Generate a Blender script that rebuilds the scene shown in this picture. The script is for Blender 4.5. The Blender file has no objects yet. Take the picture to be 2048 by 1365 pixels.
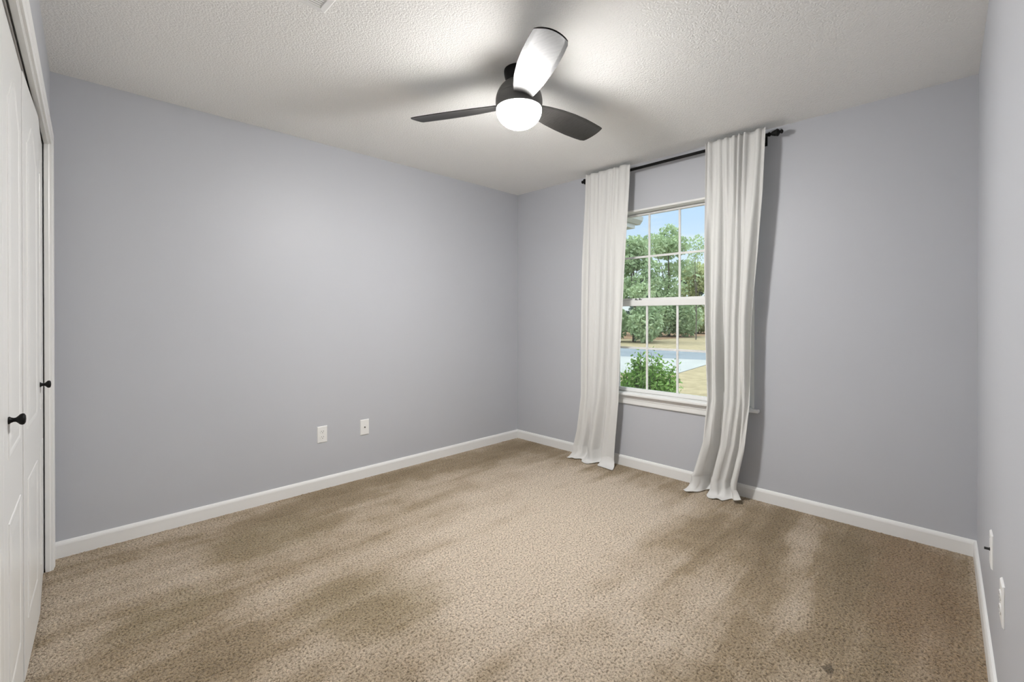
import bpy, bmesh, math, random
import numpy as np
from mathutils import Vector, Matrix
random.seed(7)
rng = np.random.default_rng(11)
S = bpy.context.scene
COL = S.collection
R = math.radians

# ------------------------------------------------------------------ camera
H = 2.44                      # ceiling height
LX, LY = 3.3208, 3.2590       # room along the back wall and along the window wall
TA, TB = 0.0358, 0.0359       # closet wall and front wall are a touch out of square
CAM = Vector((-3.3051, -3.2540, 1.2141))
cd = bpy.data.cameras.new('camera'); cam = bpy.data.objects.new('camera', cd); COL.objects.link(cam)
cam.location = CAM
cam.rotation_euler = (R(90 - 0.22), 0, R(45.23 - 90))
cd.sensor_width = 36.0; cd.sensor_fit = 'HORIZONTAL'
cd.lens = 920.9 * 36.0 / 2048.0
cd.shift_y = -(682.5 - 638.2) / 2048.0
cd.clip_start = 0.01; cd.clip_end = 500
S.camera = cam

# ------------------------------------------------------------------ exposure, sky, sun
S.view_settings.view_transform = 'Standard'
S.view_settings.look = 'None'
S.view_settings.gamma = 1.0
S.view_settings.exposure = 0.09
S.view_settings.use_curve_mapping = False
LAMP = 268.0
DAY = 1.0

def node(nt, kind, loc=None, **kw):
    n = nt.nodes.new(kind)
    for k, v in kw.items():
        if k in n.inputs: n.inputs[k].default_value = v
        else: setattr(n, k, v)
    return n

def ramp(nt, stops, fac=None):
    r = nt.nodes.new('ShaderNodeValToRGB')
    e = r.color_ramp.elements
    while len(e) < len(stops): e.new(0.5)
    for el, (p, c) in zip(e, stops):
        el.position = p; el.color = (*c, 1) if len(c) == 3 else c
    if fac is not None: nt.links.new(fac, r.inputs[0])
    return r

W = bpy.data.worlds.new('sky'); S.world = W; W.use_nodes = True
nt = W.node_tree; nt.nodes.clear()
tc = node(nt, 'ShaderNodeTexCoord'); sx = node(nt, 'ShaderNodeSeparateXYZ'); nt.links.new(tc.outputs['Generated'], sx.inputs[0])
grad = ramp(nt, [(0.0, (0.98, 1.02, 1.06)), (0.10, (0.86, 0.97, 1.12)), (0.22, (0.60, 0.80, 1.12)), (0.40, (1.2, 1.35, 1.6)), (0.75, (4.5, 4.7, 5.0))], sx.outputs['Z'])  # unseen overhead sky is brightened to send more daylight through the window
mp = node(nt, 'ShaderNodeMapping'); mp.inputs['Scale'].default_value = (2.2, 2.2, 9.0); nt.links.new(tc.outputs['Generated'], mp.inputs[0])
cl = node(nt, 'ShaderNodeTexNoise', Scale=1.6, Detail=6.0, Roughness=0.55); nt.links.new(mp.outputs[0], cl.inputs['Vector'])
cr = ramp(nt, [(0.50, (0, 0, 0)), (0.72, (1, 1, 1))], cl.outputs[0])
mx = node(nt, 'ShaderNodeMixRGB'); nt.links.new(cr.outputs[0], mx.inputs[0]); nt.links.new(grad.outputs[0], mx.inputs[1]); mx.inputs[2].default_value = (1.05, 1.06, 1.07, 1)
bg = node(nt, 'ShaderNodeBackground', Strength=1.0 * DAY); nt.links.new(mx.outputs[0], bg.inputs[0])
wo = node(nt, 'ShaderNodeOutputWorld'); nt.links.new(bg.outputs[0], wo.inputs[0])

sl = bpy.data.lights.new('sun', 'SUN'); sun = bpy.data.objects.new('sun', sl); COL.objects.link(sun)
sl.energy = 1.6 * DAY; sl.angle = R(2.0); sl.color = (1.0, 0.95, 0.86)
sun.rotation_euler = Vector((0.25, -0.75, -0.75)).to_track_quat('-Z', 'Y').to_euler()
sun.location = (20, 20, 30)

# ------------------------------------------------------------------ helpers
def tag(o, label=None, cat=None, group=None, kind=None):
    if label: o['label'] = label
    if cat: o['category'] = cat
    if group: o['group'] = group
    if kind: o['kind'] = kind
    return o

def empty(name, loc=(0, 0, 0), **kw):
    o = bpy.data.objects.new(name, None); COL.objects.link(o); o.location = loc; o.empty_display_size = 0.05
    return tag(o, **kw)

def wloc(o):
    v = Vector(o.location)
    while o.parent: o = o.parent; v += o.location
    return v

def obj(name, bm, mat, parent=None, loc=None, smooth=False, bevel=0, segs=2, recalc=True, **kw):
    """bm is in world coordinates; it becomes ONE mesh object."""
    if recalc: bmesh.ops.recalc_face_normals(bm, faces=bm.faces)
    me = bpy.data.meshes.new(name)
    base = Vector(loc) if loc is not None else (wloc(parent) if parent else Vector((0, 0, 0)))
    bmesh.ops.translate(bm, vec=-base, verts=bm.verts)
    bm.to_mesh(me); bm.free()
    if isinstance(mat, (list, tuple)):
        for m in mat: me.materials.append(m)
    else: me.materials.append(mat)
    o = bpy.data.objects.new(name, me); COL.objects.link(o)
    if parent:
        o.parent = parent; o.location = base - wloc(parent)
    else: o.location = base
    if smooth:
        for p in me.polygons: p.use_smooth = True
    if bevel:
        b = o.modifiers.new('bevel', 'BEVEL'); b.width = bevel; b.segments = segs; b.limit_method = 'ANGLE'; b.angle_limit = R(35)
    return tag(o, **kw)

ID = lambda p: Vector(p)
def box(bm, a, b, f=ID, mi=0):
    (x0, y0, z0), (x1, y1, z1) = a, b
    v = [bm.verts.new(f((x, y, z))) for x in (x0, x1) for y in (y0, y1) for z in (z0, z1)]
    for q in ((0, 1, 3, 2), (4, 6, 7, 5), (0, 4, 5, 1), (2, 3, 7, 6), (0, 2, 6, 4), (1, 5, 7, 3)):
        bm.faces.new([v[i] for i in q]).material_index = mi

def loft(bm, loops, cap=(True, True), closed=True, f=ID):
    rows = [[bm.verts.new(f(p)) for p in L] for L in loops]
    n = len(rows[0])
    for a, b in zip(rows, rows[1:]):
        for i in range(n if closed else n - 1):
            j = (i + 1) % n
            bm.faces.new((a[i], a[j], b[j], b[i]))
    if cap[0]: bm.faces.new(rows[0][::-1])
    if cap[1]: bm.faces.new(rows[-1])
    return rows

def lathe(bm, prof, o, axis, n=32):
    """prof: (radius, distance along axis) from point o."""
    ax = Vector(axis).normalized(); u = ax.orthogonal().normalized(); w = ax.cross(u)
    o = Vector(o)
    loops = []
    for r, h in prof:
        r = max(r, 1e-5)
        loops.append([o + ax * h + u * (r * math.cos(2 * math.pi * i / n)) + w * (r * math.sin(2 * math.pi * i / n)) for i in range(n)])
    loft(bm, loops)

def rod(bm, a, b, r, n=16):
    a, b = Vector(a), Vector(b)
    lathe(bm, [(r, 0), (r, (b - a).length)], a, b - a, n)

def prism(bm, prof, p0, p1, f=ID):
    """prof: (a, z) points in the cross-section, extruded from p0 to p1 along the first local axis."""
    loft(bm, [[(s, a, z) for a, z in prof] for s in (p0, p1)], f=f)

# local frames: (s, off, z): distance from the corner, distance off the wall into the room, height
DRA = Vector((math.sin(TA), math.cos(TA), 0)); NRA = Vector((math.cos(TA), -math.sin(TA), 0))
DRB = Vector((math.cos(TB), math.sin(TB), 0)); NRB = Vector((-math.sin(TB), math.cos(TB), 0))
f_left = lambda p: Vector((-LX, 0, 0)) - DRA * p[0] + NRA * p[1] + Vector((0, 0, p[2]))
f_front = lambda p: Vector((0, -LY, 0)) - DRB * p[0] + NRB * p[1] + Vector((0, 0, p[2]))
f_back = lambda p: Vector((-p[0], -p[1], p[2]))            # wall in plane y = 0
f_right = lambda p: Vector((-p[1], -p[0], p[2]))           # window wall in plane x = 0

# ------------------------------------------------------------------ materials
def pmat(name, col, rough=0.5, metal=0.0, spec=0.5, **kw):
    m = bpy.data.materials.new(name); m.use_nodes = True
    b = m.node_tree.nodes['Principled BSDF']
    b.inputs['Base Color'].default_value = (*col, 1); b.inputs['Roughness'].default_value = rough
    b.inputs['Metallic'].default_value = metal; b.inputs['Specular IOR Level'].default_value = spec
    for k, v in kw.items(): b.inputs[k].default_value = v
    return m, m.node_tree, b

def noise_bump(nt, b, scale, strength, dist=0.002, detail=3.0, kind='ShaderNodeTexNoise', rough=0.55):
    tc = node(nt, 'ShaderNodeTexCoord')
    n = nt.nodes.new(kind); n.inputs['Scale'].default_value = scale
    if 'Detail' in n.inputs: n.inputs['Detail'].default_value = detail
    if 'Roughness' in n.inputs: n.inputs['Roughness'].default_value = rough
    nt.links.new(tc.outputs['Object'], n.inputs['Vector'])
    bp = node(nt, 'ShaderNodeBump', Strength=strength, Distance=dist)
    nt.links.new(n.outputs[0], bp.inputs['Height']); nt.links.new(bp.outputs[0], b.inputs['Normal'])
    return n, tc

M = {}
# wall paint: pale blue-grey eggshell
m, nt, b = pmat('wall_paint', (0.528, 0.541, 0.577), 0.47, spec=0.35); M['wall'] = m
n, tc = noise_bump(nt, b, 220, 0.06, 0.001, 4)
v = node(nt, 'ShaderNodeTexNoise', Scale=1.3, Detail=3.0); nt.links.new(tc.outputs['Object'], v.inputs['Vector'])
r = ramp(nt, [(0.3, (0.520, 0.533, 0.569)), (0.7, (0.536, 0.549, 0.586))], v.outputs[0]); nt.links.new(r.outputs[0], b.inputs['Base Color'])
# popcorn ceiling
m, nt, b = pmat('ceiling_texture', (0.92, 0.917, 0.90), 0.9, spec=0.2); M['ceil'] = m
tc = node(nt, 'ShaderNodeTexCoord')
n1 = node(nt, 'ShaderNodeTexNoise', Scale=95.0, Detail=3.0, Roughness=0.6); nt.links.new(tc.outputs['Object'], n1.inputs['Vector'])
n2 = node(nt, 'ShaderNodeTexVoronoi', Scale=130.0); nt.links.new(tc.outputs['Object'], n2.inputs['Vector'])
inv = node(nt, 'ShaderNodeMath', operation='SUBTRACT'); nt.links.new(n1.outputs[0], inv.inputs[0])
ml = node(nt, 'ShaderNodeMath', operation='MULTIPLY'); nt.links.new(n2.outputs['Distance'], ml.inputs[0]); ml.inputs[1].default_value = 0.45
nt.links.new(ml.outputs[0], inv.inputs[1])
bp = node(nt, 'ShaderNodeBump', Strength=0.6, Distance=0.006); nt.links.new(inv.outputs[0], bp.inputs['Height']); nt.links.new(bp.outputs[0], b.inputs['Normal'])
# white gloss trim
m, nt, b = pmat('trim_paint', (0.86, 0.86, 0.85), 0.32, spec=0.45); M['trim'] = m
noise_bump(nt, b, 60, 0.04, 0.001)
m, nt, b = pmat('door_paint', (0.82, 0.82, 0.805), 0.30, spec=0.45); M['door'] = m
noise_bump(nt, b, 45, 0.05, 0.001)
m, nt, b = pmat('window_vinyl', (0.84, 0.84, 0.83), 0.38); M['vinyl'] = m
noise_bump(nt, b, 80, 0.03, 0.001)
m, nt, b = pmat('plate_plastic', (0.86, 0.86, 0.85), 0.3); M['plate'] = m
noise_bump(nt, b, 120, 0.02, 0.0005)
m, nt, b = pmat('slot_black', (0.012, 0.012, 0.012), 0.6); M['slot'] = m
m, nt, b = pmat('black_metal', (0.005, 0.005, 0.005), 0.5, spec=0.2); M['black'] = m
noise_bump(nt, b, 150, 0.05, 0.0006)
m, nt, b = pmat('fan_bronze', (0.10, 0.097, 0.094), 0.42, spec=0.5); M['fan'] = m
noise_bump(nt, b, 150, 0.04, 0.0006)
# dark stained blades with faint grain
m, nt, b = pmat('blade_wood', (0.022, 0.021, 0.020), 0.38, spec=0.32); M['blade'] = m
tc = node(nt, 'ShaderNodeTexCoord'); mp = node(nt, 'ShaderNodeMapping'); mp.inputs['Scale'].default_value = (60, 3, 60)
nt.links.new(tc.outputs['Object'], mp.inputs[0]); n = node(nt, 'ShaderNodeTexNoise', Scale=2.0, Detail=4.0); nt.links.new(mp.outputs[0], n.inputs['Vector'])
r = ramp(nt, [(0.3, (0.016, 0.015, 0.014)), (0.7, (0.032, 0.030, 0.028))], n.outputs[0]); nt.links.new(r.outputs[0], b.inputs['Base Color'])
# lamp globe: lit opal glass
m = bpy.data.materials.new('lit_opal_glass'); m.use_nodes = True; nt = m.node_tree; nt.nodes.clear(); M['globe'] = m
em = node(nt, 'ShaderNodeEmission')
ge = node(nt, 'ShaderNodeNewGeometry'); sz = node(nt, 'ShaderNodeSeparateXYZ'); nt.links.new(ge.outputs['Normal'], sz.inputs[0])
mr = node(nt, 'ShaderNodeMapRange'); nt.links.new(sz.outputs['Z'], mr.inputs[0])      # the lamp inside shines down: the bowl is dimmer towards its rim
for i_, v_ in ((1, -0.08), (2, -1.0), (3, 0.09 * LAMP), (4, 1.72 * LAMP)): mr.inputs[i_].default_value = v_
nt.links.new(mr.outputs[0], em.inputs[1]); em.inputs[0].default_value = (1.0, 0.985, 0.962, 1)
o = node(nt, 'ShaderNodeOutputMaterial'); nt.links.new(em.outputs[0], o.inputs[0])
# curtain cloth: lets daylight through
m = bpy.data.materials.new('curtain_cloth'); m.use_nodes = True; nt = m.node_tree; nt.nodes.clear(); M['curtain'] = m
tc = node(nt, 'ShaderNodeTexCoord')
wv = node(nt, 'ShaderNodeTexNoise', Scale=260.0, Detail=2.0); nt.links.new(tc.outputs['Object'], wv.inputs['Vector'])
wr = node(nt, 'ShaderNodeTexNoise', Scale=9.0, Detail=3.0); nt.links.new(tc.outputs['Object'], wr.inputs['Vector'])
b1 = node(nt, 'ShaderNodeBump', Strength=0.10, Distance=0.001); nt.links.new(wv.outputs[0], b1.inputs['Height'])
b2 = node(nt, 'ShaderNodeBump', Strength=0.22, Distance=0.012); nt.links.new(wr.outputs[0], b2.inputs['Height']); nt.links.new(b1.outputs[0], b2.inputs['Normal'])
di = node(nt, 'ShaderNodeBsdfDiffuse'); di.inputs[0].default_value = (0.90, 0.897, 0.885, 1); nt.links.new(b2.outputs[0], di.inputs['Normal'])
tr = node(nt, 'ShaderNodeBsdfTranslucent'); tr.inputs[0].default_value = (0.84, 0.83, 0.80, 1); nt.links.new(b2.outputs[0], tr.inputs['Normal'])
ms = node(nt, 'ShaderNodeMixShader'); ms.inputs[0].default_value = 0.30
nt.links.new(di.outputs[0], ms.inputs[1]); nt.links.new(tr.outputs[0], ms.inputs[2])
o = node(nt, 'ShaderNodeOutputMaterial'); nt.links.new(ms.outputs[0], o.inputs[0])
# window glass
m = bpy.data.materials.new('window_glass'); m.use_nodes = True; nt = m.node_tree; nt.nodes.clear(); M['glass'] = m
t1 = node(nt, 'ShaderNodeBsdfTransparent'); t1.inputs[0].default_value = (0.93, 0.97, 0.95, 1)
g1 = node(nt, 'ShaderNodeBsdfGlossy'); g1.inputs['Roughness'].default_value = 0.02
fr = node(nt, 'ShaderNodeFresnel', IOR=1.5)
ms = node(nt, 'ShaderNodeMixShader'); nt.links.new(fr.outputs[0], ms.inputs[0]); nt.links.new(t1.outputs[0], ms.inputs[1]); nt.links.new(g1.outputs[0], ms.inputs[2])
o = node(nt, 'ShaderNodeOutputMaterial'); nt.links.new(ms.outputs[0], o.inputs[0])

# carpet: beige cut pile, vacuum strokes along the room, worn and stained patches
m, nt, b = pmat('carpet_pile', (0.42, 0.34, 0.25), 0.95, spec=0.1); M['carpet'] = m
b.inputs['Sheen Weight'].default_value = 0.15; b.inputs['Sheen Roughness'].default_value = 0.6
tc = node(nt, 'ShaderNodeTexCoord')
def math_(op, a, c=None, cl=False):
    x = node(nt, 'ShaderNodeMath', operation=op); x.use_clamp = cl
    for i, q in enumerate((a, c)):
        if q is None: continue
        if isinstance(q, (int, float)): x.inputs[i].default_value = q
        else: nt.links.new(q, x.inputs[i])
    return x.outputs[0]
def blob(cx, cy, rx, ry, rot=0, soft=1.0):
    """soft elliptical mask in room coordinates, edge broken up by noise"""
    mpg = node(nt, 'ShaderNodeMapping', vector_type='TEXTURE')
    mpg.inputs['Location'].default_value = (cx, cy, 0); mpg.inputs['Rotation'].default_value = (0, 0, R(rot)); mpg.inputs['Scale'].default_value = (rx, ry, 1)
    nt.links.new(warp, mpg.inputs[0])
    ln = node(nt, 'ShaderNodeVectorMath', operation='LENGTH'); nt.links.new(mpg.outputs[0], ln.inputs[0])
    mr = node(nt, 'ShaderNodeMapRange', interpolation_type='SMOOTHSTEP'); nt.links.new(ln.outputs['Value'], mr.inputs[0])
    mr.inputs[1].default_value = 1 - 0.5 * soft; mr.inputs[2].default_value = 1 + 0.5 * soft; mr.inputs[3].default_value = 1; mr.inputs[4].default_value = 0
    return mr.outputs[0]
wn = node(nt, 'ShaderNodeTexNoise', Scale=5.0, Detail=3.0); nt.links.new(tc.outputs['Object'], wn.inputs['Vector'])
vs = node(nt, 'ShaderNodeVectorMath', operation='MULTIPLY_ADD'); nt.links.new(wn.outputs['Color'], vs.inputs[0]); vs.inputs[1].default_value = (0.20, 0.20, 0)
va = node(nt, 'ShaderNodeVectorMath', operation='ADD'); nt.links.new(tc.outputs['Object'], va.inputs[0]); va.inputs[1].default_value = (-0.10, -0.10, 0)
nt.links.new(va.outputs[0], vs.inputs[2]); warp = vs.outputs[0]
sm = node(nt, 'ShaderNodeMapping'); sm.inputs['Scale'].default_value = (0.85, 6.0, 1); nt.links.new(tc.outputs['Object'], sm.inputs[0])
st = node(nt, 'ShaderNodeTexNoise', Scale=1.0, Detail=3.5, Roughness=0.55, Distortion=0.45); nt.links.new(sm.outputs[0], st.inputs['Vector'])
pt = node(nt, 'ShaderNodeTexNoise', Scale=4.0, Detail=4.0, Roughness=0.6); nt.links.new(tc.outputs['Object'], pt.inputs['Vector'])
lay = math_('ADD', math_('MULTIPLY', math_('SUBTRACT', st.outputs[0], 0.5), 1.3), math_('MULTIPLY', math_('SUBTRACT', pt.outputs[0], 0.5), 0.9))
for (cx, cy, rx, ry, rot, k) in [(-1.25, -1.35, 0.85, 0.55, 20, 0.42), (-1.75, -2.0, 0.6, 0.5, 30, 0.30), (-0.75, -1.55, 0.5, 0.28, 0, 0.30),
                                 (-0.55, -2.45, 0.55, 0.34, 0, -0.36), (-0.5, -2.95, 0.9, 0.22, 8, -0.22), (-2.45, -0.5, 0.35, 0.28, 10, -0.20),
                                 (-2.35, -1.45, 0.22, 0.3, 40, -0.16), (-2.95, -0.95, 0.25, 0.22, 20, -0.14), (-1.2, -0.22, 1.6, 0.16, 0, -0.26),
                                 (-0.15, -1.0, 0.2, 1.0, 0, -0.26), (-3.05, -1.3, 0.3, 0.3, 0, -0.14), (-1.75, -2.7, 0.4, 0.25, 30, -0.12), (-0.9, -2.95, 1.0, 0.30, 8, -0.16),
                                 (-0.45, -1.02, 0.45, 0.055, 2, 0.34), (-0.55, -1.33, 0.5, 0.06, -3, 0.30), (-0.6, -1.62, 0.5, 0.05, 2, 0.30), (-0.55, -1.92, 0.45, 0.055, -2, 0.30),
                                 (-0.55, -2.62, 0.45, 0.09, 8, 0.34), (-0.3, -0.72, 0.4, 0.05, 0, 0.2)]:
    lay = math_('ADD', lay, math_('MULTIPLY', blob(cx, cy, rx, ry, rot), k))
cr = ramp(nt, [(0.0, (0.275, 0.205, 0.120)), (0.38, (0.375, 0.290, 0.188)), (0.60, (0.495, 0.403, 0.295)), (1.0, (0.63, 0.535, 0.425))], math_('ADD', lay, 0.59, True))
# rust-brown and olive discoloured patches
mxr = node(nt, 'ShaderNodeMixRGB'); nt.links.new(cr.outputs[0], mxr.inputs[1]); mxr.inputs[2].default_value = (0.33, 0.215, 0.125, 1)
nt.links.new(math_('MULTIPLY', blob(-0.55, -3.08, 0.75, 0.17, 8), 0.50), mxr.inputs[0])
mxo = node(nt, 'ShaderNodeMixRGB'); nt.links.new(mxr.outputs[0], mxo.inputs[1]); mxo.inputs[2].default_value = (0.285, 0.235, 0.125, 1)
olv = math_('ADD', blob(-2.35, -1.45, 0.22, 0.3, 40), math_('ADD', blob(-2.97, -0.93, 0.18, 0.14, 20), blob(-2.45, -0.5, 0.28, 0.22, 10)))
nt.links.new(math_('MULTIPLY', olv, 0.26, True), mxo.inputs[0])
mxs = node(nt, 'ShaderNodeMixRGB'); nt.links.new(mxo.outputs[0], mxs.inputs[1]); mxs.inputs[2].default_value = (0.10, 0.072, 0.04, 1)
nt.links.new(math_('MULTIPLY', blob(-1.40, -2.89, 0.022, 0.012, 30, 0.8), 0.8), mxs.inputs[0])
# tufts
tn = node(nt, 'ShaderNodeTexNoise', Scale=105.0, Detail=3.0, Roughness=0.62); nt.links.new(tc.outputs['Object'], tn.inputs['Vector'])
tr_ = ramp(nt, [(0.36, (0.40, 0.37, 0.33)), (0.50, (0.97, 0.97, 0.97)), (0.64, (1.32, 1.32, 1.32))], tn.outputs[0])
mm = node(nt, 'ShaderNodeMixRGB', blend_type='MULTIPLY'); mm.inputs[0].default_value = 0.92
nt.links.new(mxs.outputs[0], mm.inputs[1]); nt.links.new(tr_.outputs[0], mm.inputs[2]); nt.links.new(mm.outputs[0], b.inputs['Base Color'])
dp = node(nt, 'ShaderNodeDisplacement', Midlevel=0.5, Scale=0.020); nt.links.new(tn.outputs[0], dp.inputs['Height'])
outn = [x for x in nt.nodes if x.type == 'OUTPUT_MATERIAL'][0]; nt.links.new(dp.outputs[0], outn.inputs['Displacement'])
m.displacement_method = 'BOTH'

# outdoors
def ground_mat(name, c0, c1, scale, detail=5.0, bump=0.3):
    m, nt, b = pmat(name, c0, 0.95, spec=0.1)
    n, tc = noise_bump(nt, b, scale * 6, bump, 0.03, 4)
    v = node(nt, 'ShaderNodeTexNoise', Scale=scale, Detail=detail, Roughness=0.65); nt.links.new(tc.outputs['Object'], v.inputs['Vector'])
    r = ramp(nt, [(0.32, c0), (0.68, c1)], v.outputs[0]); nt.links.new(r.outputs[0], b.inputs['Base Color'])
    return m
M['lawn'] = ground_mat('dry_lawn', (0.19, 0.155, 0.095), (0.30, 0.25, 0.16), 2.5)
M['mulch'] = ground_mat('leaf_litter', (0.14, 0.085, 0.055), (0.24, 0.16, 0.10), 1.2)
M['road'] = ground_mat('asphalt', (0.13, 0.15, 0.17), (0.165, 0.185, 0.21), 1.0, bump=0.1)
M['concrete'] = ground_mat('concrete', (0.24, 0.245, 0.245), (0.30, 0.305, 0.30), 1.5, bump=0.1)
def leaf_mat(name, c0, c1, scale=3.0, tl=0.3):
    m, nt, b = pmat(name, c0, 0.6, spec=0.25)
    g = node(nt, 'ShaderNodeTexCoord'); v = node(nt, 'ShaderNodeTexNoise', Scale=scale, Detail=2.0); nt.links.new(g.outputs['Object'], v.inputs['Vector'])
    r = ramp(nt, [(0.3, c0), (0.7, c1)], v.outputs[0]); nt.links.new(r.outputs[0], b.inputs['Base Color'])
    t = node(nt, 'ShaderNodeBsdfTranslucent'); nt.links.new(r.outputs[0], t.inputs[0])
    ms = node(nt, 'ShaderNodeMixShader'); ms.inputs[0].default_value = tl
    nt.links.new(b.outputs[0], ms.inputs[1]); nt.links.new(t.outputs[0], ms.inputs[2])
    o = [x for x in nt.nodes if x.type == 'OUTPUT_MATERIAL'][0]; nt.links.new(ms.outputs[0], o.inputs[0])
    return m
M['leaf_shrub'] = leaf_mat('shrub_leaf', (0.10, 0.22, 0.04), (0.30, 0.46, 0.12), 12)
M['leaf_oak'] = leaf_mat('oak_leaf', (0.26, 0.36, 0.20), (0.46, 0.55, 0.34), 0.6)
M['leaf_dark'] = leaf_mat('dark_leaf', (0.035, 0.065, 0.05), (0.09, 0.135, 0.095), 0.5)
M['leaf_yellow'] = leaf_mat('yellow_green_leaf', (0.32, 0.38, 0.18), (0.48, 0.50, 0.26), 0.6)
m, nt, b = pmat('bark', (0.10, 0.085, 0.07), 0.9); M['bark'] = m; noise_bump(nt, b, 12, 0.6, 0.05)
m, nt, b = pmat('fence_wood', (0.11, 0.10, 0.09), 0.9); M['fence'] = m; noise_bump(nt, b, 20, 0.4, 0.01)
m, nt, b = pmat('white_siding', (0.46, 0.475, 0.475), 0.6); M['siding'] = m; noise_bump(nt, b, 10, 0.1, 0.01)
m, nt, b = pmat('roof_shingle', (0.30, 0.30, 0.31), 0.9); M['shingle'] = m; noise_bump(nt, b, 18, 0.5, 0.02)

# ------------------------------------------------------------------ room shell
TH = 0.14                                                  # wall thickness
NEAR_A = 3.75; NEAR_B = 3.75                               # walls run past the camera until they meet
# floor: carpet as a fine displaced grid
def grid_mesh(name, x0, x1, y0, y1, step, mat):
    nx, ny = int((x1 - x0) / step) + 1, int((y1 - y0) / step) + 1
    X, Y = np.meshgrid(np.linspace(x0, x1, nx), np.linspace(y0, y1, ny), indexing='ij')
    co = np.stack([X, Y, np.zeros_like(X)], -1).reshape(-1, 3).astype(np.float32)
    i = np.arange((nx - 1) * (ny - 1)); a = (i // (ny - 1)) * ny + i % (ny - 1)
    q = np.stack([a, a + ny, a + ny + 1, a + 1], -1).astype(np.int32)
    me = bpy.data.meshes.new(name)
    me.vertices.add(len(co)); me.vertices.foreach_set('co', co.ravel())
    me.loops.add(q.size); me.loops.foreach_set('vertex_index', q.ravel())
    me.polygons.add(len(q)); me.polygons.foreach_set('loop_start', np.arange(0, q.size, 4, dtype=np.int32))
    me.update(calc_edges=True); me.validate()
    me.polygons.foreach_set('use_smooth', np.ones(len(q), dtype=bool))
    me.materials.append(mat)
    o = bpy.data.objects.new(name, me); COL.objects.link(o)
    return o
floor = grid_mesh('floor', -3.52, 0.0, -3.48, 0.0, 0.0045, M['carpet']); tag(floor, kind='structure')

bm = bmesh.new(); box(bm, (-3.75, -3.65, H), (TH, TH, H + 0.15)); obj('ceiling', bm, M['ceil'], kind='structure')
bm = bmesh.new(); box(bm, (-0.0, -TH, -0.05), (3.75, 0, H + 0.02), f_back); obj('wall_back', bm, M['wall'], kind='structure')
# window wall with its opening
WY0, WY1, WZ0, WZ1 = 1.10, 2.20, 0.58, 2.06
bm = bmesh.new()
e = 0.014
for a, c in [((-TH, -TH, -0.45), (WY0 - e, 0, H + 0.02)), ((WY1 + e, -TH, -0.45), (3.75, 0, H + 0.02)),
             ((WY0 - e, -TH, -0.45), (WY1 + e, 0, WZ0)), ((WY0 - e, -TH, WZ1 + e), (WY1 + e, 0, H + 0.02))]:
    box(bm, a, c, f_right)
obj('wall_right', bm, M['wall'], kind='structure')
# front wall
bm = bmesh.new(); box(bm, (0.0, -TH, -0.05), (NEAR_B, 0, H + 0.02), f_front); obj('wall_front', bm, M['wall'], kind='structure')
# closet wall with a wide opening
CS0, CS1, CZ = 0.150, 1.980, 2.035
bm = bmesh.new()
box(bm, (0, -TH, -0.05), (CS0 - 0.040, 0, H + 0.02), f_left)
box(bm, (CS1 + 0.040, -TH, -0.05), (NEAR_A, 0, H + 0.02), f_left)
box(bm, (CS0 - 0.040, -TH, CZ + 0.040), (CS1 + 0.040, 0, H + 0.02), f_left)
obj('wall_left', bm, M['wall'], kind='structure')
bm = bmesh.new()                                            # closet interior behind the doors
box(bm, (CS0 - 0.4, -0.80, -0.05), (CS1 + 0.4, -0.76, H), f_left)
box(bm, (CS0 - 0.4, -0.80, -0.05), (CS0 - 0.36, -TH, H), f_left)
box(bm, (CS1 + 0.36, -0.80, -0.05), (CS1 + 0.4, -TH, H), f_left)
box(bm, (CS0 - 0.4, -0.80, -0.05), (CS1 + 0.4, -0.0, -0.01), f_left)
obj('wall_closet', bm, M['wall'], kind='structure')

# baseboards
BB = [(0, 0), (0.013, 0), (0.013, 0.064), (0.011, 0.072), (0.007, 0.080), (0, 0.083)]
def base(name, s0, s1, f, mitre0=0.0):
    bm = bmesh.new(); prism(bm, BB, s0, s1, f); obj(name, bm, M['trim'], kind='structure')
base('baseboard_back', 0.0, LX, f_back)
base('baseboard_right', 0.0, LY, f_right)
base('baseboard_front', 0.0125, 3.4, f_front)
base('baseboard_left', 0.013, 0.085, f_left)
base('baseboard_left', 2.05, 3.25, f_left)

# closet trim: jamb lining and stepped casing
CAS = [(0.0, -0.017), (-0.004, -0.0165), (-0.0045, -0.013), (-0.003, -0.010), (-0.001, -0.0095), (-0.001, -0.005), (-0.004, -0.0045), (-0.0045, 0.0), (-0.003, 0.003), (-0.001, 0.0035), (-0.001, 0.010), (0.006, 0.0125), (0.016, 0.0125), (0.019, 0.0105), (0.024, 0.0105), (0.028, 0.0145), (0.046, 0.0165), (0.054, 0.0165), (0.058, 0.012), (0.058, 0.0)]
def casing(ci, cz):
    """casing around the opening mitred at the corners; inner edges at s=ci[0], ci[1], z=cz"""
    bm = bmesh.new(); loops = []
    loops.append([(ci[0] - w, t, 0.0) for w, t in CAS])
    loops.append([(ci[0] - w, t, cz + w) for w, t in CAS])
    loops.append([(ci[1] + w, t, cz + w) for w, t in CAS])
    loops.append([(ci[1] + w, t, 0.0) for w, t in CAS])
    loft(bm, loops, f=f_left); return bm
obj('trim_1', casing((CS0 - 0.006, CS1 + 0.006), CZ + 0.006), M['trim'], kind='structure')
bm = bmesh.new()
for o0, o1 in ((-TH, -0.0212), (-0.0155, 0.0)):            # the lining has a narrow open joint just in front of the doors
    box(bm, (CS0 - 0.040, o0, 0), (CS0, o1, CZ + 0.040), f_left); box(bm, (CS1, o0, 0), (CS1 + 0.040, o1, CZ + 0.040), f_left)
    box(bm, (CS0, o0, CZ), (CS1, o1, CZ + 0.040), f_left)
obj('trim_2', bm, M['trim'], bevel=0.001, kind='structure')
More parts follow.
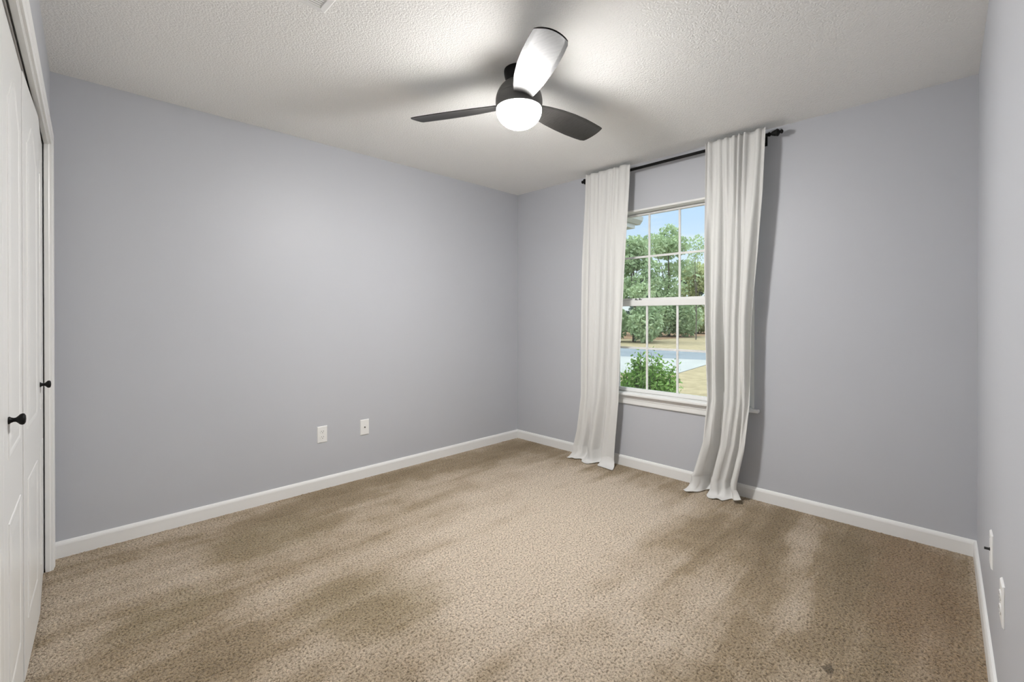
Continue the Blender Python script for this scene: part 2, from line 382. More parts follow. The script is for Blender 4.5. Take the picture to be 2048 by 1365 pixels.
bm = bmesh.new(); box(bm, (CS0 + 0.01, -0.052, CZ - 0.014), (CS1 - 0.01, -0.026, CZ), f_left)
obj('trim_3', bm, M['slot'], kind='structure')

# ------------------------------------------------------------------ bifold closet doors
def leaf_frame(a, c):
    """a, c: (s, off) of the leaf's two face corners -> map (u, n, z) with n out into the room"""
    A = f_left((a[0], a[1], 0)); C_ = f_left((c[0], c[1], 0)); u = (C_ - A); w = u.length; u.normalize()
    n = Vector((0, 0, 1)).cross(u)
    if n.dot(NRA) < 0: n = -n
    return (lambda p: A + u * p[0] + n * p[1] + Vector((0, 0, p[2]))), w, n

def panel_loop(u0, u1, z0, z1, arch, ins):
    u0 += ins; u1 -= ins; z0 += ins
    uc, hw = (u0 + u1) / 2, (u1 - u0) / 2
    pts = [(u0, z0), (u1, z0)]
    N = 16
    for i in range(N + 1):
        t = 1 - 2 * i / N
        drop = arch * (1 - math.cos(math.pi * t)) / 2 if arch else 0
        pts.append((uc + hw * t, z1 - ins - drop))
    return pts

def door_leaf(parent, a, c):
    fr, w, n = leaf_frame(a, c)
    bm = bmesh.new(); g = 0.0015
    box(bm, (g, -0.030, 0.018), (w - g, 0, CZ - 0.016), fr)
    o = obj('door_leaf', bm, M['door'], parent, bevel=0.002)
    for (z0, z1, arch) in ((0.83, 1.90, 0.09), (0.185, 0.66, 0.0)):
        bm = bmesh.new()
        prof = [(0, -0.002), (0.002, 0.0022), (0.008, 0.0030), (0.015, 0.0022), (0.020, 0.0005), (0.026, 0.0005), (0.050, 0.0026), (0.052, 0.0027)]
        loops = [[(u, h, z) for u, z in panel_loop(0.085, w - 0.085, z0, z1, arch, ins)] for ins, h in prof]
        loft(bm, loops, f=fr); obj('raised_panel', bm, M['door'], o)
    return o, fr, w, n

def knob(parent, fr, u, z, n):
    bm = bmesh.new(); p = fr((u, 0, z))
    prof = [(0, 0), (0.0105, 0), (0.0105, 0.002), (0.0075, 0.005), (0.0055, 0.010), (0.0058, 0.014), (0.0095, 0.018), (0.0140, 0.022), (0.0155, 0.026), (0.0145, 0.030), (0.010, 0.0325), (0, 0.0335)]
    lathe(bm, prof, p, n, 28)
    return obj('knob', bm, M['black'], parent, smooth=True, label='small black mushroom knob')
P = [(CS0 + 0.003, -0.022), (0.607, -0.009), (1.063, -0.020), (1.066, -0.0225), (1.521, -0.0235), (CS1 - 0.003, -0.022)]
d1 = empty('door_1', f_left((0.38, -0.03, 0)), kind='structure')
l0 = door_leaf(d1, P[0], P[1]); l1 = door_leaf(d1, P[1], P[2])
knob(d1, l0[1], 0.385, 0.935, l0[3])
d2 = empty('door_2', f_left((1.5, -0.03, 0)), kind='structure')
l2 = door_leaf(d2, P[3], P[4]); l3 = door_leaf(d2, P[4], P[5])
knob(d2, l2[1], 0.365, 0.937, l2[3])

# ------------------------------------------------------------------ window
win = empty('window_1', (0.05, -1.65, 0.6), kind='structure')
bm = bmesh.new()                                            # white lining of the opening
e = 0.014
for a, c in [((WY0 - e, -TH, 0.60), (WY0, 0.001, WZ1 + e)), ((WY1, -TH, 0.60), (WY1 + e, 0.001, WZ1 + e)), ((WY0, -TH, WZ1), (WY1, 0.001, WZ1 + e))]:
    box(bm, a, c, f_right)
obj('window_frame', bm, M['vinyl'], win)
def sash(name, depth, z0, z1, rails, mz):
    """rails: side, bottom, top widths; depth: distance behind the wall face"""
    y0, y1 = WY0 + 0.012, WY1 - 0.012
    sd, bt, tp = rails
    bm = bmesh.new(); d0, d1 = -depth - 0.016, -depth + 0.016
    box(bm, (y0, d0, z0), (y0 + sd, d1, z1), f_right); box(bm, (y1 - sd, d0, z0), (y1, d1, z1), f_right)
    box(bm, (y0 + sd, d0, z0), (y1 - sd, d1, z0 + bt), f_right); box(bm, (y0 + sd, d0, z1 - tp), (y1 - sd, d1, z1), f_right)
    o = obj(name, bm, M['vinyl'], win, bevel=0.003)
    ys = [1.142 + 0.254 * k for k in (1, 2, 3)]
    bm = bmesh.new()
    for y in ys: box(bm, (y - 0.008, -depth - 0.004, z0 + bt), (y + 0.008, -depth + 0.004, z1 - tp), f_right)
    for ya, yb in zip([y0 + sd] + [y + 0.008 for y in ys], [y - 0.008 for y in ys] + [y1 - sd]):
        box(bm, (ya, -depth - 0.004, mz - 0.008), (yb, -depth + 0.004, mz + 0.008), f_right)
    obj('muntin_grid', bm, M['vinyl'], o)
    bm = bmesh.new(); box(bm, (y0 + sd, -depth - 0.0085, z0 + bt), (y1 - sd, -depth - 0.0065, z1 - tp), f_right)
    obj('pane', bm, M['glass'], o)
    return o
sash('upper_sash', 0.100, 1.335, WZ1 - 0.002, (0.030, 0.034, 0.016), 1.705)
lo = sash('lower_sash', 0.064, 0.604, 1.352, (0.030, 0.028, 0.048), 0.962)
for y in (1.30, 1.335):
    bm = bmesh.new(); box(bm, (y - 0.009, -0.075, 1.352), (y + 0.009, -0.052, 1.358), f_right); box(bm, (y - 0.003, -0.062, 1.358), (y + 0.003, -0.05, 1.366), f_right)
    obj('sash_lock', bm, M['fan'], win, bevel=0.001)
bm = bmesh.new()                                            # stool with horns, and apron
box(bm, (WY0 - 0.05, 0.0, 0.581), (WY1 + 0.05, 0.045, 0.603), f_right); box(bm, (WY0, -0.05, 0.581), (WY1, 0.0, 0.603), f_right)
obj('window_sill', bm, M['trim'], win, bevel=0.006, segs=3)
bm = bmesh.new(); prism(bm, [(0, 0.510), (0.011, 0.510), (0.014, 0.516), (0.014, 0.545), (0.017, 0.55), (0.017, 0.567), (0.024, 0.578), (0.024, 0.581), (0, 0.581)], WY0 - 0.035, WY1 - 0.04, f_right)
obj('apron', bm, M['trim'], win)
bm = bmesh.new(); box(bm, (WY0, -TH - 0.05, 0.55), (WY1, -0.05, 0.603), f_right); obj('outer_sill', bm, M['vinyl'], win)

# ------------------------------------------------------------------ curtain rod
RX, RZ = 0.090, 2.372
cr_ = empty('curtain_rod', (0, -1.65, RZ), label='black metal curtain rod with urn finials above the window', cat='curtain rod')
bm = bmesh.new(); rod(bm, f_right((0.945, RX, RZ)), f_right((2.325, RX, RZ)), 0.0108); obj('rod', bm, M['black'], cr_, smooth=True)
FIN = [(0.0, 0), (0.013, 0), (0.0135, 0.006), (0.009, 0.010), (0.0085, 0.014), (0.013, 0.020), (0.0175, 0.032), (0.0195, 0.042), (0.0225, 0.046), (0.0225, 0.052), (0.018, 0.056), (0.009, 0.062), (0.0085, 0.066), (0.0125, 0.070), (0.0125, 0.076), (0.006, 0.081), (0, 0.082)]
for s, d in ((0.945, 1), (2.325, -1)):
    bm = bmesh.new(); lathe(bm, FIN, f_right((s, RX, RZ)), (0, d, 0), 28); obj('finial', bm, M['black'], cr_, smooth=False)
for s in (1.02, 2.28):
    bm = bmesh.new()
    box(bm, (s - 0.012, 0, RZ - 0.04), (s + 0.012, 0.004, RZ + 0.03), f_right); box(bm, (s - 0.004, 0.004, RZ - 0.018), (s + 0.004, RX, RZ - 0.010), f_right)
    obj('bracket', bm, M['black'], cr_, bevel=0.001)

# ------------------------------------------------------------------ curtains
def sstep(a, b, x):
    t = np.clip((x - a) / (b - a), 0, 1); return t * t * (3 - 2 * t)
def make_curtain(name, edges, folds, splits, hemline, zr, seed, label):
    """edges: [(z, y0, y1)] outline; folds: (count, amplitude, phase) for top, middle, bottom; splits: deep folds; hemline(u)->(floor reach, turn)"""
    rg = np.random.default_rng(seed)
    NU, NV = 220, 150
    u = np.linspace(0, 1, NU)
    ztop = 2.408
    # path length: from the top to the floor, then out over the carpet
    sv = np.concatenate([np.linspace(0, ztop - 0.10, 110), ztop - 0.10 + np.linspace(0, 1, 42)[1:] ** 1.0 * 0.34])
    ez = np.array([e[0] for e in edges])[::-1]; ey0 = np.array([e[1] for e in edges])[::-1]; ey1 = np.array([e[2] for e in edges])[::-1]
    ph = rg.uniform(-0.6, 0.6, 6)
    uw = u + 0.028 * np.sin(2 * np.pi * 1.7 * u + ph[0]) + 0.018 * np.sin(2 * np.pi * 3.1 * u + ph[1])
    def wave(n, p): 
        s = np.sin(2 * np.pi * n * uw + p)
        return np.sign(s) * np.abs(s) ** 0.75 * (0.8 + 0.35 * np.sin(2 * np.pi * 1.3 * u + p))
    ft, fm, fb = folds
    P = np.zeros((len(sv), NU, 3))
    reach = hemline(u)
    for k, s in enumerate(sv):
        z = ztop - s
        zz = max(z, 0.0)
        wt = float(sstep(1.55, 2.30, np.array(zz))); wb = float(1 - sstep(0.15, 0.95, np.array(zz))); wm = 1 - max(wt, wb)
        wm = max(wm, 0)
        tot = wt + wm + wb
        dx = (wt * ft[1] * wave(ft[0], ft[2]) + wm * fm[1] * wave(fm[0], fm[2]) + wb * fb[1] * wave(fb[0], fb[2])) / tot
        y0 = np.interp(zz, ez, ey0); y1 = np.interp(zz, ez, ey1)
        yy = y0 + (y1 - y0) * u
        xc = 0.130 - 0.008 * float(sstep(0.0, 0.8, np.array(2.2 - zz)))
        x = xc + dx
        for (uc, wd, dep, za, zb) in splits:
            kf = float(sstep(zb, za, np.array(zz))) if za < zb else 1.0
            kf = float(1 - sstep(za, zb, np.array(zz)))
            gsh = np.exp(-((u - uc) / wd) ** 2)
            x = x - dep * kf * gsh
            yy = yy + kf * 0.55 * wd * (y1 - y0) * np.tanh((u - uc) / wd * 1.2) * np.exp(-((u - uc) / (wd * 3)) ** 2)
        # small drift of the cloth
        yy = yy + 0.004 * np.sin(3.1 * zz + 7 * u + ph[2])
        x = np.maximum(x, 0.030 if zz > 0.70 or zz < 0.45 else 0.052)
        P[k, :, 0] = x; P[k, :, 1] = yy; P[k, :, 2] = z
    # let the bottom break on the carpet
    base_k = 109
    for j in range(NU):
        rch = reach[j]
        x0 = P[base_k, j, 0]; y0 = P[base_k, j, 1]
        for k in range(base_k, len(sv)):
            t = (sv[k] - sv[base_k]) / 0.34          # 0..1
            L = t * (0.10 + rch)
            rr = 0.055 + 0.02 * math.sin(9 * u[j] + ph[3])
            zfl = 0.007 + 0.010 * max(0, math.sin(13 * u[j] + ph[4]) ) * max(0, t - 0.5)
            drop = 0.10 - rr
            if L < drop: z, dx = 0.10 - L, 0.0
            elif L < drop + rr * math.pi / 2:
                a = (L - drop) / rr; z = rr * (1 - math.sin(a)); dx = rr * (1 - math.cos(a))
            else: z, dx = 0.0, rr + (L - drop - rr * math.pi / 2)
            P[k, j, 2] = max(z, 0) + zfl
            P[k, j, 0] = x0 + dx
            yb0 = np.interp(0, ez, ey0); yb1 = np.interp(0, ez, ey1)
            P[k, j, 1] = y0 + (u[j] - 0.5) * 0.10 * max(0, t - 0.3) + 0.006 * math.sin(25 * u[j]) * t
    bm = bmesh.new()
    V = [[bm.verts.new(f_right((P[k, j, 1], P[k, j, 0], P[k, j, 2]))) for j in range(NU)] for k in range(len(sv))]
    for k in range(len(sv) - 1):
        for j in range(NU - 1): bm.faces.new((V[k][j], V[k][j + 1], V[k + 1][j + 1], V[k + 1][j]))
    root = f_right(((edges[0][1] + edges[0][2]) / 2, 0.10, 0))
    o = obj(name, bm, M['curtain'], None, loc=root, smooth=True, recalc=False)
    so = o.modifiers.new('cloth', 'SOLIDIFY'); so.thickness = 0.0016; so.offset = 0
    return tag(o, label=label, cat='curtain', group='curtains at the window')

def lerp_knots(k):
    xs = [a for a, _ in k]; ys = [b for _, b in k]
    return lambda u: np.interp(u, xs, ys)
make_curtain('curtain', [(2.41, 0.932, 1.352), (1.9, 0.915, 1.325), (1.2, 0.903, 1.292), (0.55, 0.893, 1.250), (0.25, 0.850, 1.215), (0.08, 0.805, 1.200), (0.0, 0.79, 1.195)],
             ((6.0, 0.013, 0.4), (4.0, 0.020, 1.9), (1.6, 0.026, 2.4)),
             [(0.60, 0.06, 0.085, 0.15, 0.95), (0.25, 0.04, 0.05, 0.1, 0.5)], lerp_knots([(0, 0.02), (0.3, 0.05), (0.55, 0.05), (0.62, 0.02), (0.7, 0.06), (1, 0.05)]), None, 3,
             'white cloth curtain hanging left of the window, nearer the room corner')
make_curtain('curtain', [(2.41, 1.938, 2.317), (2.0, 1.942, 2.300), (1.6, 1.945, 2.272), (1.2, 1.947, 2.240), (0.65, 1.958, 2.226), (0.35, 1.925, 2.195), (0.12, 1.86, 2.15), (0.03, 1.80, 2.145), (0.0, 1.79, 2.145)],
             ((8.0, 0.0165, 2.2), (5.0, 0.026, 0.6), (2.4, 0.030, 0.2)),
             [(0.33, 0.05, 0.085, 0.5, 1.7), (0.80, 0.035, 0.06, 0.3, 1.1)], lerp_knots([(0, 0.03), (0.25, 0.04), (0.36, 0.0), (0.5, 0.06), (0.75, 0.07), (0.85, 0.0), (1, -0.02)]), None, 5,
             'white cloth curtain hanging right of the window, its lower end split into two folds')

# ------------------------------------------------------------------ ceiling fan
FX, FY = -1.665, -1.650
fan = empty('ceiling_fan', (FX, FY, H), label='dark three-blade ceiling fan with a lit white globe', cat='ceiling fan')
bm = bmesh.new(); lathe(bm, [(0, 2.44), (0.0735, 2.44), (0.0745, 2.434), (0.0735, 2.420), (0.070, 2.402), (0.062, 2.386), (0.050, 2.372), (0, 2.368)], (FX, FY, 0), (0, 0, 1), 48)
obj('canopy', bm, M['black'], fan, smooth=True)
bm = bmesh.new()
bc, br = 2.283, 0.1165
prof = [(0, bc + br)] + [(br * math.sin(R(a)), bc + br * math.cos(R(a))) for a in range(12, 73, 6)]
prof += [(0.1125, bc + 0.030), (0.1125, bc + 0.027)]
prof += [(br * math.sin(R(a)), bc + br * math.cos(R(a))) for a in range(77, 107, 4)] + [(0.1115, bc - 0.034), (0.0, bc - 0.034)]
lathe(bm, prof, (FX, FY, 0), (0, 0, 1), 64); obj('motor_housing', bm, M['fan'], fan, smooth=True)
bm = bmesh.new(); gz = bc - 0.034
prof = [(0.0, gz + 0.001), (0.1115, gz + 0.001), (0.1130, gz - 0.003)]
prof += [(0.1130 * math.sin(R(a)), gz - 0.004 - 0.092 * math.cos(R(a))) for a in range(88, 0, -6)] + [(0, gz - 0.096)]
lathe(bm, prof, (FX, FY, 0), (0, 0, 1), 64); obj('globe', bm, M['globe'], fan, smooth=True, label='lit white glass globe')
# outline of a blade: (distance from hub, lower-angle edge, higher-angle edge)
BL = [(0.105, -0.050, 0.042), (0.16, -0.064, 0.050), (0.24, -0.078, 0.062), (0.33, -0.086, 0.070), (0.42, -0.087, 0.074), (0.50, -0.082, 0.073), (0.55, -0.078, 0.070), (0.575, -0.074, 0.062)]
for ang in (-123.0, -3.0, 117.0):
    er = Vector((math.cos(R(ang)), math.sin(R(ang)), 0)); et = Vector((-er.y, er.x, 0))
    tilt = R(-13.5)
    et2 = et * math.cos(tilt) + Vector((0, 0, 1)) * math.sin(tilt); nn = er.cross(et2)
    o0 = Vector((FX, FY, 2.272))
    bm = bmesh.new(); loops = []
    N = 10
    for i, (r_, a, c) in enumerate(BL):
        top, bot = [], []
        for k in range(N + 1):
            w = a + (c - a) * k / N
            q = (2 * k / N - 1)
            rr = r_ + (0.020 * (1 - q * q) if i == len(BL) - 1 else (0.010 * (1 - q * q) if i == len(BL) - 2 else 0))
            cup = 0.006 * (1 - q * q)
            th = 0.0032 if abs(q) < 0.99 else 0.0015
            p = o0 + er * rr + et2 * w + nn * cup
            top.append(p + nn * th); bot.append(p - nn * th)
        loops.append(top + bot[::-1])
    loft(bm, loops); obj('blade', bm, M['blade'], fan, smooth=False)

# ------------------------------------------------------------------ ceiling vent
vt = empty('ceiling_vent', (-2.75, -1.49, H), label='white slatted air vent set in the ceiling near the closet', cat='air vent')
vx0, vx1, vy0, vy1 = -2.98, -2.532, -1.60, -1.403
bm = bmesh.new(); fl = 0.030
ring = lambda i, z: [(vx0 + i, vy0 + i, z), (vx1 - i, vy0 + i, z), (vx1 - i, vy1 - i, z), (vx0 + i, vy1 - i, z)]
loft(bm, [ring(0, H), ring(0, H - 0.002), ring(0.006, H - 0.007), ring(fl - 0.003, H - 0.009), ring(fl, H - 0.008), ring(fl, H - 0.001)], cap=(True, True))
obj('vent_frame', bm, M['trim'], vt)
y = vy1 - fl - 0.006
while y > vy0 + fl + 0.004:
    bm = bmesh.new()
    a = R(-8)
    c0 = Vector((0, y, H - 0.006)); dy, dz = 0.0037 * math.cos(a), 0.0037 * math.sin(a)
    loft(bm, [[(x, y - dy, H - 0.006 - dz), (x, y - dy + 0.0008, H - 0.006 - dz - 0.0008), (x, y + dy + 0.0008, H - 0.006 + dz - 0.0008), (x, y + dy, H - 0.006 + dz)] for x in (vx0 + fl, vx1 - fl)])
    obj('slat', bm, M['trim'], vt); y -= 0.0125
bm = bmesh.new(); box(bm, (vx0 + fl, vy0 + fl, H - 0.0018), (vx1 - fl, vy1 - fl, H - 0.0008)); obj('duct_shade', bm, M['slot'], vt)  # flat black sheet behind the slats stands in for the shade inside

# ------------------------------------------------------------------ wall plates
def plate(name, s, z, f, label, cat, kind):
    base_ = f((s, 0, z)); t = empty(name, base_, label=label, cat=cat)
    w, h = 0.0355, 0.0575
    bm = bmesh.new(); rg_ = lambda i, d: [(s - w + i, d, z - h + i), (s + w - i, d, z - h + i), (s + w - i, d, z + h - i), (s - w + i, d, z + h - i)]
    loft(bm, [rg_(0, 0), rg_(0, 0.002), rg_(0.003, 0.0055), rg_(0.006, 0.006)], f=f); obj('cover_plate', bm, M['plate'], t)
    nrm = f((s, 1, z)) - f((s, 0, z))
    sg = 1
    if kind == 'duplex':
        for dz in (0.0195, -0.0195):
            bm = bmesh.new(); N = 24
            lp = [(0.0165 * math.cos(2 * math.pi * i / N), max(-0.0125, min(0.0125, 0.0165 * math.sin(2 * math.pi * i / N)))) for i in range(N)]
            loft(bm, [[(s + a, d, z + dz + c) for a, c in lp] for d in (0.005, 0.0085)], f=f); o = obj('receptacle', bm, M['plate'], t)
            for (da, dc, hw, hh) in ((-0.0065, 0.004, 0.0011, 0.0042), (0.0065, 0.004, 0.0011, 0.0035), (0, -0.0065, 0.0022, 0.0022)):
                bm = bmesh.new(); box(bm, (s + da - hw, 0.0080, z + dz + dc - hh), (s + da + hw, 0.0088, z + dz + dc + hh), f); obj('slot', bm, M['slot'], o)
        bm = bmesh.new(); lathe(bm, [(0, 0.0055), (0.003, 0.0055), (0.0028, 0.0072), (0, 0.0075)], base_, nrm, 14); obj('screw', bm, M['plate'], t)
    elif kind == 'jack':
        bm = bmesh.new(); lathe(bm, [(0, 0.005), (0.0048, 0.005), (0.0048, 0.010), (0, 0.010)], base_, nrm, 16); obj('coax_jack', bm, M['slot'], t, label='dark coaxial socket')
        for dz in (0.041, -0.041):
            bm = bmesh.new(); lathe(bm, [(0, 0.0055), (0.0028, 0.0055), (0.0026, 0.0068), (0, 0.007)], f((s, 0, z + dz)), nrm, 14); obj('screw', bm, M['plate'], t)
    elif kind == 'coax':
        bm = bmesh.new(); lathe(bm, [(0, 0.005), (0.0062, 0.005), (0.0062, 0.008), (0.0046, 0.008), (0.0046, 0.020), (0, 0.020)], base_, nrm, 6); obj('coax_jack', bm, M['slot'], t, label='dark coaxial socket sticking out')
        for dz in (0.041, -0.041):
            bm = bmesh.new(); lathe(bm, [(0, 0.0055), (0.0028, 0.0055), (0.0026, 0.0068), (0, 0.007)], f((s, 0, z + dz)), nrm, 14); obj('screw', bm, M['plate'], t)
    return t
plate('wall_outlet', 1.968, 0.385, f_back, 'white duplex power outlet low on the wide grey wall opposite the camera', 'outlet', 'duplex')
plate('coax_plate', 1.648, 0.383, f_back, 'white cover plate with one dark socket, beside the power outlet on the wide grey wall', 'cable plate', 'jack')
plate('coax_plate', 1.02, 0.414, f_front, 'white cover plate with a dark stub sticking out, on the narrow wall near the corner', 'cable plate', 'coax')
plate('wall_outlet', 1.43, 0.416, f_front, 'white duplex power outlet on the narrow wall, nearer than the plate with the stub', 'outlet', 'duplex')

# ------------------------------------------------------------------ outdoors
GZ = -0.40
def sheet(name, pts, z, mat, thick=0.05, **kw):
    bm = bmesh.new(); loft(bm, [[(x, y, z - thick) for x, y in pts], [(x, y, z) for x, y in pts]]); return obj(name, bm, mat, **kw)
sheet('lawn', [(0.14, -30), (140, -30), (140, 120), (0.14, 120)], GZ, M['lawn'], kind='structure')
sheet('road', [(14.25, -10), (18.9, -10), (17.9, 7.0), (16.0, 22), (9.0, 22), (12.6, 10.0), (13.3, 5.8), (13.98, 3.62)], GZ + 0.012, M['road'], kind='structure')
sheet('driveway', [(13.3, -10), (14.24, -10), (13.97, 3.62), (13.28, 5.8), (12.5, 10.0), (9.0, 21), (7.0, 21), (7.9, 5.0), (8.7, 2.70), (9.6, 2.78), (13.04, 3.25)], GZ + 0.016, M['concrete'], kind='structure')
sheet('leaf_litter_bed', [(27, 12.6), (36, 13.2), (42, 14.0), (54, 17), (56, 26), (36, 26), (26, 17)], GZ + 0.02, M['mulch'], kind='structure')

def quads(bm, C_, sz, rg, aspect=1.0, up=0.3):
    for c in C_:
        n = Vector(rg.normal(size=3)); n.z += up; n.normalize()
        u = n.orthogonal().normalized(); a = rg.uniform(0, 2 * math.pi)
        u = (Matrix.Rotation(a, 3, n) @ u); w = n.cross(u)
        s = sz * rg.uniform(0.6, 1.3); c = Vector(c)
        bend = n * (0.18 * s)
        v = [bm.verts.new(c + q) for q in (-u * s, w * s * 0.45 * aspect - bend * 0.3, u * s, -w * s * 0.45 * aspect - bend * 0.3)]
        bm.faces.new(v)
def blobs_pts(blobs, n, rg, shell=0.35):
    out = []
    vol = np.array([r[0] * r[1] * r[2] for _, r in blobs]); vol = vol / vol.sum()
    for (c, r), k in zip(blobs, (vol * n).astype(int)):
        d = rg.normal(size=(k, 3)); d /= np.linalg.norm(d, axis=1)[:, None]
        rad = rg.uniform(shell, 1, size=(k, 1)) ** 0.6
        out.append(np.array(c) + d * rad * np.array(r))
    return np.concatenate(out)
def limb(bm, pts, r0, r1, n=8):
    loops = []
    for i, p in enumerate(pts):
        t = i / (len(pts) - 1); r = r0 + (r1 - r0) * t; p = Vector(p)
        d = Vector(pts[min(i + 1, len(pts) - 1)]) - Vector(pts[max(i - 1, 0)]); d.normalize()
        u = d.cross(Vector((1, 0.3, 0))).normalized(); w = d.cross(u)
        loops.append([p + u * (r * math.cos(2 * math.pi * k / n)) + w * (r * math.sin(2 * math.pi * k / n)) for k in range(n)])
    loft(bm, loops)
def tree(x, y, h, spread, mat, n, seed, label, trunk=0.12, low=0.25, leaf=0.28, cat='tree', sparse=False, skirt=0):
    rg = np.random.default_rng(seed)
    t = empty('tree', (x, y, GZ), label=label, cat=cat, group='trees beyond the road')
    bl = []
    for k in range(9 if not sparse else 12):
        a = rg.uniform(0, 6.28); rr = rg.uniform(0.1, 0.75) * spread; z = GZ + h * rg.uniform(low + 0.1, 0.9)
        s = spread * (rg.uniform(0.35, 0.55) if not sparse else rg.uniform(0.14, 0.26))
        bl.append(((x + rr * math.cos(a), y + rr * math.sin(a), z), (s, s, s * 0.75)))
    for k in range(skirt):
        a = 6.28 * k / skirt; bl.append(((x + 0.6 * spread * math.cos(a), y + 0.6 * spread * math.sin(a), GZ + 0.17 * h), (0.5 * spread, 0.5 * spread, 0.17 * h)))
    bl.append(((x, y, GZ + h * 0.88), (spread * 0.4, spread * 0.4, h * 0.12)))
    bm = bmesh.new(); quads(bm, blobs_pts(bl, n, rg), leaf, rg, 1.2); obj('crown', bm, mat, t, recalc=False)
    bm = bmesh.new(); limb(bm, [(x, y, GZ), (x + 0.1, y, GZ + h * 0.35), (x, y + 0.1, GZ + h * 0.8)], trunk, trunk * 0.3)
    for c, r in bl[:6]: limb(bm, [(x, y, GZ + h * rg.uniform(0.25, 0.5)), ((x + c[0]) / 2, (y + c[1]) / 2, (GZ + h * 0.45 + c[2]) / 2), c], trunk * 0.4, trunk * 0.12, 6)
    obj('trunk', bm, M['bark'], t)
    return t
# direction of the window view: about 26 degrees north of +x
def at(px, D):
    d = Vector(((px - 1024) / 920.9, 0, 1)); yaw = R(45.23)
    fwd = Vector((math.cos(yaw), math.sin(yaw), 0)); rt = Vector((math.sin(yaw), -math.cos(yaw), 0))
    v = CAM + fwd * D + rt * (d.x * D); return v.x, v.y
tree(*at(1268, 30), 7.0, 2.2, M['leaf_oak'], 9000, 21, 'grey-green leafy tree at the left edge of the window view', low=0.02, skirt=3, leaf=0.13)
tree(*at(1392, 33), 7.6, 1.9, M['leaf_oak'], 520, 25, 'sparse tree with bare twigs against the sky, right of the window view', low=0.35, sparse=True, trunk=0.045, leaf=0.10)
tree(*at(1338, 38), 9.3, 2.5, M['leaf_oak'], 11000, 22, 'tall grey-green tree rising highest in the middle of the window view', low=0.06, skirt=4, leaf=0.15)
tree(*at(1395, 45), 7.0, 2.6, M['leaf_yellow'], 9000, 24, 'yellowish green rounded tree at the right of the window view', low=0.06, skirt=4, leaf=0.16)
tree(*at(1290, 58.5), 7.0, 3.0, M['leaf_dark'], 9000, 26, 'dark low evergreen behind the fence, left part of the window view', low=-0.05, skirt=6, leaf=0.2)
tree(*at(1378, 69), 8.0, 3.5, M['leaf_dark'], 9000, 27, 'dark low evergreen behind the fence, middle of the window view', low=-0.05, skirt=6, leaf=0.22)
tree(*at(1440, 61), 7.5, 3.0, M['leaf_dark'], 6000, 28, 'dark evergreen behind the curtain edge at the right of the window', low=-0.05, skirt=6, leaf=0.2)
tree(*at(1205, 42), 7.5, 2.8, M['leaf_oak'], 6000, 29, 'leafy tree mostly behind the left curtain', low=0.05, leaf=0.18)

# post and rail fence
fn = empty('fence', (45, 20, GZ), label='dark wooden post and rail fence at the far edge of the lawn', cat='fence')
A0, A1 = Vector((*at(1252, 50.5), GZ)), Vector((*at(1450, 52), GZ))
NP = 16
for k in range(NP + 1):
    p = A0.lerp(A1, k / NP); bm = bmesh.new(); box(bm, (p.x - 0.07, p.y - 0.07, GZ), (p.x + 0.07, p.y + 0.07, GZ + 1.25)); obj('post', bm, M['fence'], fn)
dr_ = (A1 - A0).normalized(); nr_ = Vector((-dr_.y, dr_.x, 0))
for z in (0.35, 0.75, 1.12):
    bm = bmesh.new()
    lp = lambda p: [p + nr_ * a + Vector((0, 0, z + b)) for a, b in ((-0.03, -0.06), (0.03, -0.06), (0.03, 0.06), (-0.03, 0.06))]
    loft(bm, [lp(A0), lp(A1)]); obj('rail', bm, M['fence'], fn)
# pale wall glimpsed behind the fence, and a small white-roofed shelter
b0, b1 = Vector((*at(1315, 53.5), GZ)), Vector((*at(1375, 54), GZ)); bn = Vector((-(b1 - b0).y, (b1 - b0).x, 0)).normalized()
bm = bmesh.new(); lp = lambda p: [p + bn * a + Vector((0, 0, b)) for a, b in ((-0.1, 0), (0.1, 0), (0.1, 1.2), (-0.1, 1.2))]
loft(bm, [lp(b0), lp(b1)]); obj('garden_wall', bm, M['siding'], label='pale low garden wall seen between the fence posts', cat='garden wall')
hx, hy = at(1400, 56)
hs = empty('shed', (hx, hy, GZ), label='small white-roofed garden shed among the dark trees', cat='shed')
bm = bmesh.new(); box(bm, (hx - 0.6, hy - 0.6, GZ), (hx + 0.6, hy + 0.6, GZ + 1.75)); obj('walls', bm, M['shingle'], hs)
bm = bmesh.new(); loft(bm, [[(hx - 0.75, hy + s_, GZ + 1.75), (hx + 0.75, hy + s_, GZ + 1.75), (hx, hy + s_, GZ + 2.15)] for s_ in (-0.75, 0.75)]); obj('roof', bm, M['siding'], hs)

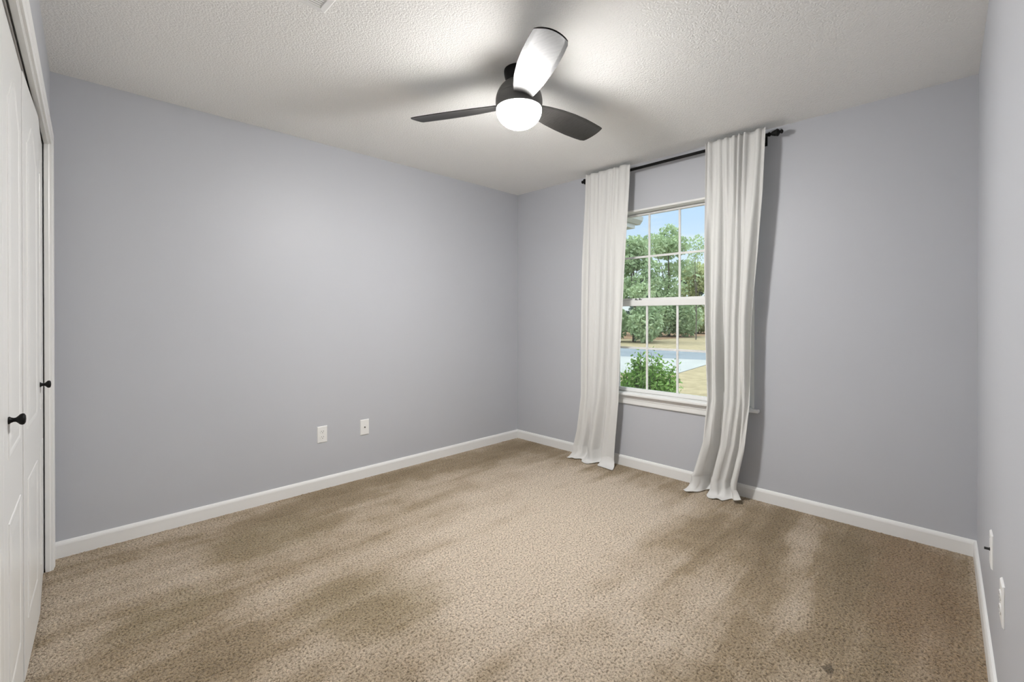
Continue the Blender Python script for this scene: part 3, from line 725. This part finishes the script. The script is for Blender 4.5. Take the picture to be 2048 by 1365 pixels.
# shrub outside the window
rg = np.random.default_rng(40)
sb = empty('shrub', (1.75, -0.46, GZ), label='bright green shrub just outside the lower panes of the window', cat='shrub')
bm = bmesh.new(); tips = []
for k in range(90):
    a = rg.uniform(0, 6.28); rr = rg.uniform(0, 0.75) ** 0.8; ht = rg.uniform(0.75, 1.22) * (1 - 0.25 * (rr / 0.75) ** 2)
    e0 = Vector((1.75 + 0.12 * math.cos(a), -0.46 + 0.15 * math.sin(a), GZ)); e2 = Vector((1.75 + 0.62 * rr * math.cos(a), -0.46 + 0.56 * rr * math.sin(a), GZ + ht))
    e1 = e0.lerp(e2, 0.55) + Vector((0, 0, 0.12)); limb(bm, [e0, e1, e2], 0.007, 0.002, 5); tips.append((e0, e1, e2))
obj('stems', bm, M['bark'], sb)
bm = bmesh.new(); C_ = []
for e0, e1, e2 in tips:
    for t in rg.uniform(0.12, 1.0, 130):
        p = e0 * (1 - t) ** 2 + e1 * 2 * t * (1 - t) + e2 * t * t
        C_.append(p + Vector(rg.normal(size=3)) * 0.045)
quads(bm, C_, 0.027, rg, 1.1, 0.6); obj('foliage', bm, M['leaf_shrub'], sb, recalc=False)

# corner of the house's own wing beside the window
hw = empty('house_wing', (1.0, 2.0, GZ), label='white eave and wall of the house wing at the upper left of the window', cat='house wing')
bm = bmesh.new(); box(bm, (0.16, 0.42, GZ), (1.95, 5.0, 2.42)); obj('wall', bm, M['siding'], hw)
bm = bmesh.new(); box(bm, (0.16, 0.02, 2.42), (2.30, 5.4, 2.50)); obj('soffit', bm, M['siding'], hw)
bm = bmesh.new(); prism(bm, [(0.0, 2.48), (0.06, 2.48), (0.10, 2.53), (0.11, 2.58), (0.0, 2.58)], -0.16, -2.40, lambda p: Vector((-p[0], 0.06 - p[1], p[2]))); obj('gutter', bm, M['siding'], hw)
bm = bmesh.new(); loft(bm, [[(x, 0.04, 2.58), (x, 5.4, 2.58), (x, 2.7, 3.9)] for x in (0.16, 2.38)]); obj('roof', bm, M['shingle'], hw)
